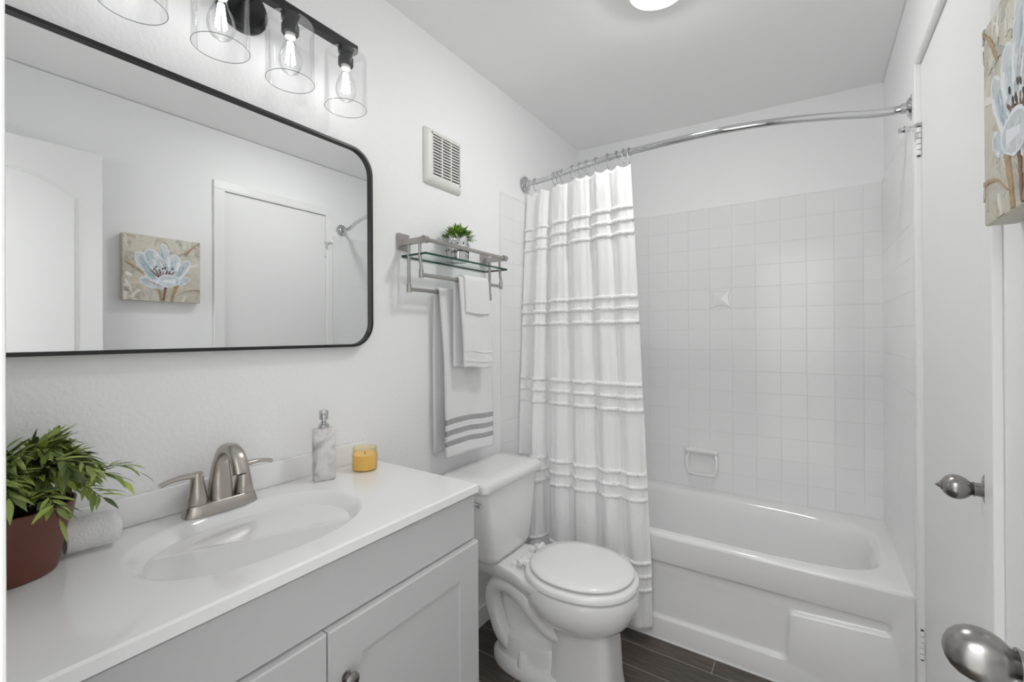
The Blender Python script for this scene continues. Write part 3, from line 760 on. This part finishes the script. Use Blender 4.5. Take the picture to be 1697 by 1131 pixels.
# rolled face towel
b = MB(); rx, rz = .082, KZ1 + .0335; ya, yb2 = .2265, .2985; loops = []
spir = []
NSP = 90
for k in range(NSP + 1):
    a = k/NSP*2*PI*3.1; rad = .006 + .0255*k/NSP; spir.append((a, rad))
outer_ = [(rx + math.cos(a + 1.2)*rad, rz + math.sin(a + 1.2)*rad*.97) for a, rad in spir]
for j in range(25):
    y = ya + (yb2-ya)*j/24; bul = 1 - .10*max(0, (j-21)/3)**2
    loops.append([(rx + (x-rx)*bul + (y-.26)*.20 + .0007*noise.noise(Vector((x*80, y*60, z*80))), y + .004*math.sin(i*.05), rz + (z-rz)*bul + .0009*noise.noise(Vector((x*60, y*70, z*60+9)))) for i, (x, z) in enumerate(outer_)])
b.loft(loops, closed=False); ro = obj('rolled_towel', b, M['terry'], angle=180, flip=False); tag(ro, 'small white towel rolled up behind the terracotta pot', 'towel')
md = ro.modifiers.new('pile', 'SOLIDIFY'); md.thickness = .0055; md.offset = 0

# bamboo plant in a terracotta pot
PX, PY = .095, .150
PL = thing('potted_plant', (PX, PY, KZ1), 'bushy green plant in a terracotta pot at the left end of the countertop', 'plant')
b = MB(); b.lathe([(.058, 0), (.0625, .002), (.0635, .006), (.0775, .082), (.0782, .0835), (.0815, .084), (.0865, .116), (.0870, .119), (.0835, .120), (.0800, .112), (.0770, .100)], (PX, PY, KZ1 + .0003), 'z', 56, (True, False)); obj('pot', b, M['terracotta'], PL)
b = MB(); b.lathe([(.0772, .098), (.05, .103), (.0005, .106)], (PX, PY, KZ1), 'z', 40, (False, True)); obj('soil', b, M['soil'], PL)
def leaf(mb, p, d_, up, L, w_, tone, lay, curl=.2):
    d_ = d_.normalized(); sd_ = d_.cross(up)
    if sd_.length < 1e-4: sd_ = d_.orthogonal()
    sd_.normalize(); nr = sd_.cross(d_)
    prof = [(0, .05), (.18, .62), (.40, 1.0), (.65, .78), (.85, .38), (1, .02)]
    rows_ = []
    for q, ww in prof:
        c_ = p + d_*(L*q) - nr*(curl*L*q*q)
        rows_.append([mb.bm.verts.new(c_ - sd_*w_*ww + nr*w_*ww*.25), mb.bm.verts.new(c_), mb.bm.verts.new(c_ + sd_*w_*ww + nr*w_*ww*.25)])
    for A, B in zip(rows_, rows_[1:]):
        for j in (0, 1):
            f = mb.bm.faces.new((A[j], A[j+1], B[j+1], B[j])); f[lay] = tone
rng = random.Random(11)
fo = MB(); lay = fo.bm.faces.layers.float.new('tone'); stx = MB()
for k in range(92):
    a = rng.uniform(0, 2*PI); lean = rng.uniform(.1, 1.25)
    if k % 3 == 0: a = rng.uniform(-.5, 1.9)              # fuller towards the sink and the room
    base_ = Vector((PX + math.cos(a)*rng.uniform(0, .05), PY + math.sin(a)*rng.uniform(0, .05), KZ1 + .10))
    H = rng.uniform(.065, .122)*(1.1 - .25*lean); out = lean*rng.uniform(.06, .105)
    if base_.x + math.cos(a)*out < .035: out *= .35
    tipp = base_ + Vector((math.cos(a)*out, math.sin(a)*out, H))
    mid = base_ + Vector((math.cos(a)*out*.35, math.sin(a)*out*.35, H*.75))
    dr_ = lean*.03
    sp_ = bez([base_, mid, tipp, tipp + Vector((math.cos(a)*out*.45, math.sin(a)*out*.35, -dr_*.6))], 5)
    stx.tube(sp_, [.0011 - .0006*i/len(sp_) for i in range(len(sp_))], 5)
    for i in range(3, len(sp_)):
        if rng.random() < .12: continue
        tn = (sp_[min(i+1, len(sp_)-1)] - sp_[i-1]).normalized()
        for s in ((-1, 1) if i < len(sp_) - 1 else (0,)):
            az = rng.uniform(-.4, .4); sdv = tn.cross(Vector((0, 0, 1)))
            if sdv.length < .05: sdv = Vector((math.cos(a+1.57), math.sin(a+1.57), 0))
            sdv.normalize(); dv = tn*rng.uniform(.7, 1.1) + sdv*s*rng.uniform(.4, .9) + Vector((0, 0, rng.uniform(-.2, .35)))
            Ln = rng.uniform(.026, .046)
            pp = sp_[i]
            tip_ = pp + dv.normalized()*Ln
            if tip_.x < .022: continue
            if tip_.z < KZ1 + .118 and rng.random() < .72: continue
            if tip_.z < KZ1 + .075 and tip_.y > .215: continue
            leaf(fo, pp, dv, Vector((rng.uniform(-.3, .3), rng.uniform(-.3, .3), 1)), Ln, rng.uniform(.0032, .0058), min(1, max(0, rng.gauss(.45, .27))), lay)
def finish_leaf(name, mb, m, parent):
    return obj(name, mb, m, parent, angle=180, flip=False)
finish_leaf('foliage', fo, M['leaf'], PL); obj('stems', stx, M['stem'], PL)

# ---------------------------------------------------------------- mirror
MI = thing('mirror', (.012, .515, 1.27), 'large rounded mirror in a thin black frame above the vanity', 'mirror')
my0, my1, mz0, mz1, mr = .060, .975, 1.267, 1.909, .078
def mloop(i, x): return [(x, p[0], p[1]) for p in rrect(my0+i, my1-i, mz0+i, mz1-i, mr-i, 14)]
b = MB(); b.loft([mloop(0, .002), mloop(0, .030), mloop(.0005, .0305), mloop(.0075, .0305), mloop(.008, .030), mloop(.008, .0205), mloop(.008, .002)], True, (False, False), cyc=True); obj('frame', b, M['black'], MI, angle=40)
b = MB(); b.loft([mloop(.0085, .012), mloop(.0085, .020)]); obj('mirror_glass', b, M['mirror'], MI, angle=20)

# ---------------------------------------------------------------- vanity light
VL = thing('vanity_light', (.0, .575, 2.165), 'black four-bulb bar light with clear glass shades above the mirror', 'light fixture')
LX = .092
b = MB(); b.lathe([(.0005, .001), (.065, .001), (.065, .012), (.062, .016), (.055, .018), (.053, .021), (.0005, .021)], (0, .575, 2.166), 'x', 48); obj('back_plate', b, M['black'], VL)
b = MB(); b.tube([(.02, .575, 2.170), (LX, .575, 2.170)], .010, 16); b.box(LX - .012, LX + .012, .292, .864, 2.157, 2.182, .002); obj('bar', b, M['black'], VL, smooth=False)
SY = [.3235, .4895, .6575, .828]
for i, y in enumerate(SY):
    b = MB(); b.lathe([(.0005, .002), (.020, .002), (.022, .0), (.022, -.012), (.0175, -.016), (.0175, -.026), (.0215, -.027), (.0215, -.047), (.0195, -.050), (.0155, -.050), (.0150, -.046), (.0005, -.046)], (LX, y, 2.157), 'z', 28)
    so = obj('socket', b, M['grey_metal'], VL)
    b = MB(); prof = [(.0185, -.0158), (.030, -.0155), (.050, -.0165), (.0560, -.020), (.0588, -.026), (.0588, -.176)]
    b.lathe(prof, (LX, y, 2.157), 'z', 48, (False, False)); sh = obj('glass_shade', b, M['glass'], VL, angle=50)
    b = MB(); ptsr = [(LX + .0588*math.cos(2*PI*k/48), y + .0588*math.sin(2*PI*k/48), 2.157 - .176) for k in range(48)]
    loops = []
    for k in range(48):
        a = 2*PI*k/48; rd = Vector((math.cos(a), math.sin(a), 0)); c_ = Vector(ptsr[k]); loops.append([c_ + rd*.0008*math.cos(t_) + Vector((0, 0, .0009*math.sin(t_))) for t_ in (0, PI/2, PI, 3*PI/2)])
    b.loft(loops, True, (False, False), cyc=True); obj('rim', b, M['glass_rim'], sh)
    b = MB(); b.lathe([(.0115, -.055), (.0125, -.066), (.0165, -.080), (.0240, -.095), (.0285, -.110), (.0295, -.122), (.0275, -.135), (.0215, -.147), (.012, -.154), (.0005, -.156)], (LX, y, 2.157), 'z', 32, (True, True)); bu = obj('bulb', b, M['bulb_glass'], VL, angle=60)
    b = MB()
    for k in range(6):
        a = 2*PI*k/6; b.tube([(LX + .005*math.cos(a), y + .005*math.sin(a), 2.157 - .072), (LX + .011*math.cos(a), y + .011*math.sin(a), 2.157 - .128)], .0022, 8)
    obj('filament', b, M['filament'], bu)
    b = MB(); b.lathe([(.0135, -.0462), (.0135, -.0575), (.0115, -.0590), (.0005, -.0590)], (LX, y, 2.157), 'z', 20); obj('bulb_base', b, M['plastic'], bu)

# recessed ceiling light
CLT = thing('ceiling_light', (.826, 1.487, 2.462), 'round white flush ceiling light at the top edge of the view', 'ceiling light')
tl = Matrix.Rotation(math.atan2(CL - CR, RW), 4, 'Y')
b = MB(); b.lathe([(.099, .001), (.100, -.020), (.098, -.027), (.090, -.030), (.082, -.029), (.072, -.020), (.066, -.014), (.0642, .001)], (.826, 1.487, 2.4625), 'z', 56, (False, False), tl); obj('ring', b, M['white_plastic'], CLT)
b = MB(); b.lathe([(.064, -.012), (.062, -.024), (.054, -.038), (.040, -.048), (.02, -.054), (.0005, -.055)], (.826, 1.487, 2.4625), 'z', 56, (False, True), tl); obj('diffuser', b, M['dome'], CLT)

# ---------------------------------------------------------------- exhaust vent
VE = thing('exhaust_vent', (0, 1.332, 2.01), 'ivory square exhaust fan grille high on the left wall', 'vent')
vy0, vy1, vz0, vz1 = 1.236, 1.452, 1.893, 2.114
gy0, gy1, gz0, gz1 = 1.274, 1.432, 1.930, 2.096
def vl(i, x, r): return [(x, p[0], p[1]) for p in rrect(vy0+i, vy1-i, vz0+i, vz1-i, max(.001, r-i*.5), 5)]
def gl(i, x): return [(x, p[0], p[1]) for p in rrect(gy0+i, gy1-i, gz0+i, gz1-i, .002, 5)]
b = MB(); b.loft([vl(0, .001, .01), vl(0, .005, .01), vl(.006, .013, .01), vl(.014, .018, .008), vl(.024, .021, .006), gl(-.003, .021), gl(0, .019), gl(0, .004)], True, (False, False)); obj('frame', b, M['plastic'], VE, angle=60)
b = MB(); b.box(.002, .006, gy0 - .002, gy1 + .002, gz0 - .002, gz1 + .002); obj('backing', b, M['dark'], VE, smooth=False)
b = MB(); nb = 14; p_ = (gz1-gz0)/nb
for k in range(nb + 1):
    z = gz0 + k*p_; b.box(.0135, .0185, gy0 - .001, gy1 + .001, z - .0027, z + .0027)
for f_ in (1/3, 2/3):
    y = gy0 + (gy1-gy0)*f_; b.box(.013, .0186, y - .0030, y + .0030, gz0 - .001, gz1 + .001)
obj('grille', b, M['plastic'], VE, smooth=False)

# ---------------------------------------------------------------- glass shelf with towel bars
yl, yr_ = 1.128, 1.614
SH = thing('towel_rack', (0, 1.37, 1.47), 'brushed nickel wall rack with a glass shelf and two towel bars above the toilet', 'towel rack')
for y, s in ((yl, 1), (yr_, -1)):
    b = MB(); b.box(.0005, .012, y - .0265, y + .0265, 1.612, 1.672, .0015); b.box(.010, .118, y - .008, y + .008, 1.629, 1.650, .0015)
    br = obj('bracket', b, M['steel'], SH, smooth=False)
    b = MB(); b.cyl((.118, y - .011, 1.640), (.118, y + .011, 1.640), .0125, 20); obj('end_cap', b, M['steel'], br)
    b = MB(); b.tube([(.036, y, 1.63), (.036, y, 1.48)], .006, 14); b.cyl((.036, y, 1.458), (.036, y, 1.487), .0085, 14)
    b.tube(bez([(.092, y, 1.63), (.092, y, 1.60), (.094, y, 1.57), (.098, y, 1.545), (.098, y, 1.53)], 4), .0058, 14); b.cyl((.098, y, 1.505), (.098, y, 1.535), .0085, 14)
    obj('post', b, M['steel'], SH)
b = MB(); b.tube([(.118, yl, 1.640), (.118, yr_, 1.640)], .0075, 18); obj('guard_rail', b, M['steel'], SH)
b = MB(); b.tube([(.036, yl, 1.470), (.036, yr_, 1.470)], .0068, 18); obj('rear_towel_bar', b, M['steel'], SH)
b = MB(); b.tube([(.098, yl, 1.517), (.098, yr_, 1.517)], .0068, 18); obj('front_towel_bar', b, M['steel'], SH)
b = MB(); b.box(.003, .124, yl - .004, yr_ + .012, 1.587, 1.5945); gs = obj('glass_shelf', b, [M['shelf_glass'], M['glass_edge']], SH, smooth=False)
for f_ in gs.data.polygons:
    if abs(f_.normal.z) < .5: f_.material_index = 1

# ---------------------------------------------------------------- towels
def drape(name, m, label, bx, bz, br_, y0, y1, lf, lb, th, out_f=.0, wob=.004, flare=0, seed=0, shift=0, crease=(), gap=0):
    """cloth over a bar: front length lf, back length lb"""
    path = []; n1 = 46
    for k in range(n1): q = 1 - k/n1; path.append((bx - br_ - .001 - gap*q, bz - lb*q, 'b', lb*q))
    for k in range(13): a = PI - PI*k/12; path.append((bx + br_*math.cos(a), bz + br_*math.sin(a), 't', 0))
    for k in range(1, 61): q = k/60; path.append((bx + br_ + out_f*min(1, q*1.3), bz - lf*q, 'f', lf*q))
    mb = MB(); NY = 44; uvs = []
    vs = []
    for i, (x, z, side, d_) in enumerate(path):
        row = []
        for j in range(NY + 1):
            u = j/NY; y = y0 + (y1-y0)*u; fall = min(1, d_/.25)
            sgn = 1 if side == 'f' else -.35
            w_ = wob*fall*(math.sin(u*PI*2.2 + seed) + .5*math.sin(u*PI*4.7 + seed*2 + d_*5))*sgn
            yy = y + flare*(u-.5)*fall + (shift*fall*(1 if side == 'f' else -.3)) + .001*noise.noise(Vector((u*4, d_*20, seed)))
            dz = (.006*math.sin(u*PI*1.5 + seed)*fall if side != 't' else 0)
            xx = max(x + w_, .006) ; row.append((mb.bm.verts.new((xx, yy, z + dz)), u*(y1-y0), (lf - d_) if side == 'f' else 5 + d_))
        vs.append(row)
    uvl = mb.bm.loops.layers.uv.new('UVMap')
    for A, B in zip(vs, vs[1:]):
        for j in range(NY):
            q = (A[j], A[j+1], B[j+1], B[j]); f_ = mb.bm.faces.new([v[0] for v in q])
            for lp, v in zip(f_.loops, q): lp[uvl].uv = (v[1], v[2])
    o_ = obj(name, mb, m, angle=180, flip=False); md_ = o_.modifiers.new('pile', 'SOLIDIFY'); md_.thickness = th; md_.offset = 0; md_.use_rim = True
    return o_
tw = drape('bath_towel', M['stripe'], '', .036, 1.470, .0145, 1.272, 1.572, .648, .635, .009, .018, .004, 0, .3, .012)
tag(tw, 'long white towel with black dashed stripes on the rear bar of the rack', 'towel')
ht = drape('hand_towel', M['terry'], '', .098, 1.517, .0125, 1.318, 1.494, .345, .345, .008, .010, .003, 0, 1.1, .012)
tag(ht, 'plain white hand towel on the front bar, under the small folded washcloth', 'towel')
wc = drape('washcloth', M['terry'], '', .098, 1.517, .0215, 1.340, 1.492, .128, .12, .007, .004, .002, 0, 2.0, .004)
tag(wc, 'small white washcloth draped over the hand towel on the front bar', 'washcloth')
# fluffy border bands near the hems of the hand towel
def hem_band(o_, x, y0, y1, z, hh, seed, wob, lf_d, th):
    mb = MB(); loops = []
    for j in range(45):
        u = j/44; w_ = wob*(math.sin(u*PI*2.2 + seed) + .5*math.sin(u*PI*4.7 + seed*2 + lf_d*5)); dz = .006*math.sin(u*PI*1.5 + seed)
        cx_ = x + w_ + th; loops.append([(cx_ + a*.0024*rng.uniform(.75, 1.2), y0 + (y1-y0)*u, z + dz + b_*hh*rng.uniform(.9, 1.1)) for a, b_ in ((-1, -1), (1, -.8), (1.3, 0), (1, .8), (-1, 1))])
    mb.loft(loops); return obj('hem_band', mb, M['terry'], o_, angle=60)
hem_band(ht, .098 + .0125 + .010, 1.318 + .0105, 1.494 + .0135, 1.199, .0065, 1.1, .003, .318, .0042)
hem_band(ht, .098 + .0125 + .010, 1.318 + .0105, 1.494 + .0135, 1.236, .0013, 1.1, .003, .281, .0036)
# ---------------------------------------------------------------- small plant in a hammered chrome cup
SP = thing('small_plant', (.068, 1.366, 1.5945), 'small green plant in a pierced chrome cup on the glass shelf', 'plant')
cxp, cyp, z0 = .062, 1.366, 1.5949
b = MB(); n = 48; loops = []
for r_, h in ((.040, 0), (.043, .001), (.044, .004), (.0445, .102), (.044, .104), (.0425, .104), (.0415, .08)):
    loops.append([(cxp + r_*(1 + .035*math.cos(8*2*PI*k/n))*math.cos(2*PI*k/n), cyp + r_*(1 + .035*math.cos(8*2*PI*k/n))*math.sin(2*PI*k/n), z0 + h) for k in range(n)])
b.loft(loops, True, (True, True)); cup = obj('cup', b, M['chrome'], SP, angle=60)
rng = random.Random(4); b = MB()
for k in range(22):
    a = k*2*PI/11 + (.28 if k > 10 else 0); h = .042 + (.028 if k > 10 else 0) + rng.uniform(-.004, .004); rr_ = .0446*(1 + .035*math.cos(8*a))
    ctr = Vector((cxp + rr_*math.cos(a), cyp + rr_*math.sin(a), z0 + h)); tx = Vector((-math.sin(a), math.cos(a), 0)); nx = Vector((math.cos(a), math.sin(a), 0))
    pts = [(.0, .0042), (.0034, 0), (.0018, -.0036), (-.0018, -.0036), (-.0034, 0)]
    b.loft([[ctr - nx*.002 + tx*p + Vector((0, 0, q)) for p, q in pts], [ctr + nx*.0009 + tx*p + Vector((0, 0, q)) for p, q in pts]])
obj('cutouts', b, M['dark'], cup, smooth=False)
fo = MB(); lay = fo.bm.faces.layers.float.new('tone')
for k in range(240):
    a = rng.uniform(0, 2*PI); el = rng.uniform(-.05, 1.5); rad = rng.uniform(.004, .036)
    p = Vector((cxp + rad*math.cos(a), cyp + rad*math.sin(a), z0 + .088 + .034*(1 - rad/.04) * rng.random()))
    dv = Vector((math.cos(a)*math.cos(el), math.sin(a)*math.cos(el), math.sin(el) + .1)); Ln = rng.uniform(.034, .054)
    if (p + dv*Ln).x < .012: continue
    leaf(fo, p, dv, Vector((-math.cos(a)*.3, -math.sin(a)*.3, 1)), Ln, rng.uniform(.0048, .0072), min(1, max(0, rng.gauss(.5, .28))), lay, .22)
finish_leaf('foliage', fo, M['leaf_small'], SP)

# ---------------------------------------------------------------- painting on the right wall
PA = thing('painting', (1.497, .88, 1.476), 'square canvas painting of a pale blue-white flower between the doors', 'painting')
py0, py1, pz0, pz1, px0 = .716, 1.036, 1.476, 1.795, 1.4766
b = MB(); b.box(px0, RW - .001, py0, py1, pz0, pz1, .003); cv = obj('canvas', b, M['canvas_paint'], PA)
pw = py1 - py0
def stroke(name, pts, m, lift, widths=None):
    """closed outline in canvas coordinates (u across from the camera-side edge, v up), painted on the canvas face"""
    mb = MB(); L = [(px0 - lift, py0 + min(.995, max(.005, u))*pw, pz0 + min(.995, max(.005, v))*pw) for u, v in pts]
    mb.loft([[(px0 + .0005, y, z) for _, y, z in L], L]); return obj(name, mb, m, cv, smooth=False)
def petal_pts(cu_, cv_, ang, L, w_, n=26, sharp=.75):
    P = []
    for k in range(n):
        t_ = 2*PI*k/n; a = math.cos(t_)*.5 + .5; b_ = math.sin(t_)*(1 - .35*(1-a))
        u_, v_ = a*L, b_*w_*.5
        P.append((cu_ + u_*math.cos(ang) - v_*math.sin(ang), cv_ + u_*math.sin(ang) + v_*math.cos(ang)))
    return P
lift = .0003
def addst(name, P, m):
    global lift
    lift += .00002; stroke(name, P, m, lift)
def ribbon(P, w0, w1):
    V = [Vector(p) for p in bez([(p[0], p[1], 0) for p in P], 6)]; A, B = [], []
    for i, p in enumerate(V):
        t_ = (V[min(i+1, len(V)-1)] - V[max(i-1, 0)]).normalized(); q = i/(len(V)-1); ww = w0 + (w1-w0)*q
        A.append((p.x - t_.y*ww, p.y + t_.x*ww)); B.append((p.x + t_.y*ww, p.y - t_.x*ww))
    return A + B[::-1]
# the canvas as seen from the room: u grows away from the camera
M['cream'] = paint_mat('cream_paint', (.66, .63, .56), (.80, .78, .73), 30); M['sage'] = paint_mat('sage_paint', (.40, .41, .36), (.58, .58, .53), 26); M['tan'] = paint_mat('tan_paint', (.42, .34, .26), (.60, .54, .45), 26)
rng = random.Random(21)
def rough(P, amt): return [(u + rng.uniform(-amt, amt), v + rng.uniform(-amt, amt)) for u, v in P]
def dab(u, v, ang, L, w_, m):
    V = [(u - L/2*math.cos(ang), v - L/2*math.sin(ang)), (u + rng.uniform(-.02, .02), v + rng.uniform(-.02, .02)), (u + L/2*math.cos(ang), v + L/2*math.sin(ang))]
    addst('paint_stroke', rough(ribbon(V, w_*rng.uniform(.3, 1), w_*rng.uniform(.3, 1)), .006), M[m])
for k in range(64):
    u, v = rng.random(), rng.random(); mm = rng.choice(['cream', 'cream', 'sage', 'tan', 'cream'])
    if v > .75 and u > .4: mm = rng.choice(['tan', 'sage', 'cream'])
    dab(u, v, rng.uniform(-.5, 2.2), rng.uniform(.06, .22), rng.uniform(.008, .034), mm)
addst('leaf_stroke', rough(ribbon([(.02, .58), (.14, .50), (.25, .42)], .008, .022), .004), M['ochre'])
addst('leaf_stroke', rough(ribbon([(.99, .98), (.88, .88), (.78, .76)], .006, .020), .004), M['ochre'])
addst('leaf_stroke', rough(ribbon([(.66, .10), (.82, .19), (.99, .21)], .004, .010), .003), M['ochre'])
addst('stem_stroke', rough(ribbon([(.53, .28), (.51, .12), (.49, .005)], .016, .013), .003), M['brown'])
addst('stem_stroke', rough(ribbon([(.68, .30), (.63, .14), (.60, .005)], .028, .022), .004), M['ochre'])
addst('stem_stroke', rough(ribbon([(.42, .26), (.45, .12), (.47, .005)], .016, .016), .004), M['ochre'])
def petal(bx_, by_, tx_, ty_, w_, mm):
    ang = math.atan2(ty_-by_, tx_-bx_); L = math.hypot(tx_-bx_, ty_-by_)
    addst('petal', rough(petal_pts(bx_, by_, ang, L, w_), .005), M['petal_edge'])
    ca, sa_ = math.cos(ang), math.sin(ang)
    addst('petal', rough(petal_pts(bx_ + .015*ca - .004*sa_, by_ + .015*sa_ + .004*ca, ang, L - .03, w_*.86), .006), M['petal'])
    for k in range(4):                                     # streaks running along the petal
        o_ = rng.uniform(-.28, .28)*w_; a0, a1 = rng.uniform(.08, .3)*L, rng.uniform(.55, .88)*L
        V = [(bx_ + a_*ca - o_*f_*sa_, by_ + a_*sa_ + o_*f_*ca) for a_, f_ in ((a0, .7), ((a0+a1)/2, 1.1), (a1, .9))]
        addst('petal_streak', rough(ribbon(V, w_*rng.uniform(.07, .15), w_*rng.uniform(.02, .07)), .003), M[mm if k < 3 else 'petal_edge'])
petal(.50, .21, .20, .33, .17, 'petal_mauve'); petal(.42, .31, .16, .73, .22, 'petal_blue'); petal(.66, .35, .84, .68, .16, 'petal_blue'); petal(.69, .27, .84, .40, .11, 'petal')
petal(.50, .40, .29, .79, .24, 'petal'); petal(.60, .40, .66, .75, .20, 'petal'); petal(.55, .44, .49, .90, .15, 'petal_blue'); petal(.50, .42, .41, .72, .14, 'petal_mauve')
for k in range(7): addst('stamen', rough(ribbon([(.49 + .02*(k-3), .37), (.49 + .035*(k-3), .43), (.49 + .05*(k-3), .47 + .02*math.sin(k*2.1))], .012, .008), .003), M['brown'])
for k in range(9): addst('stamen', petal_pts(.36 + .030*k + rng.uniform(-.01, .01), .45 + .04*math.sin(k*1.7) + .02, 1.2, .042, .024, 12), M['deep'])
petal(.72, .34, .42, .31, .24, 'petal')
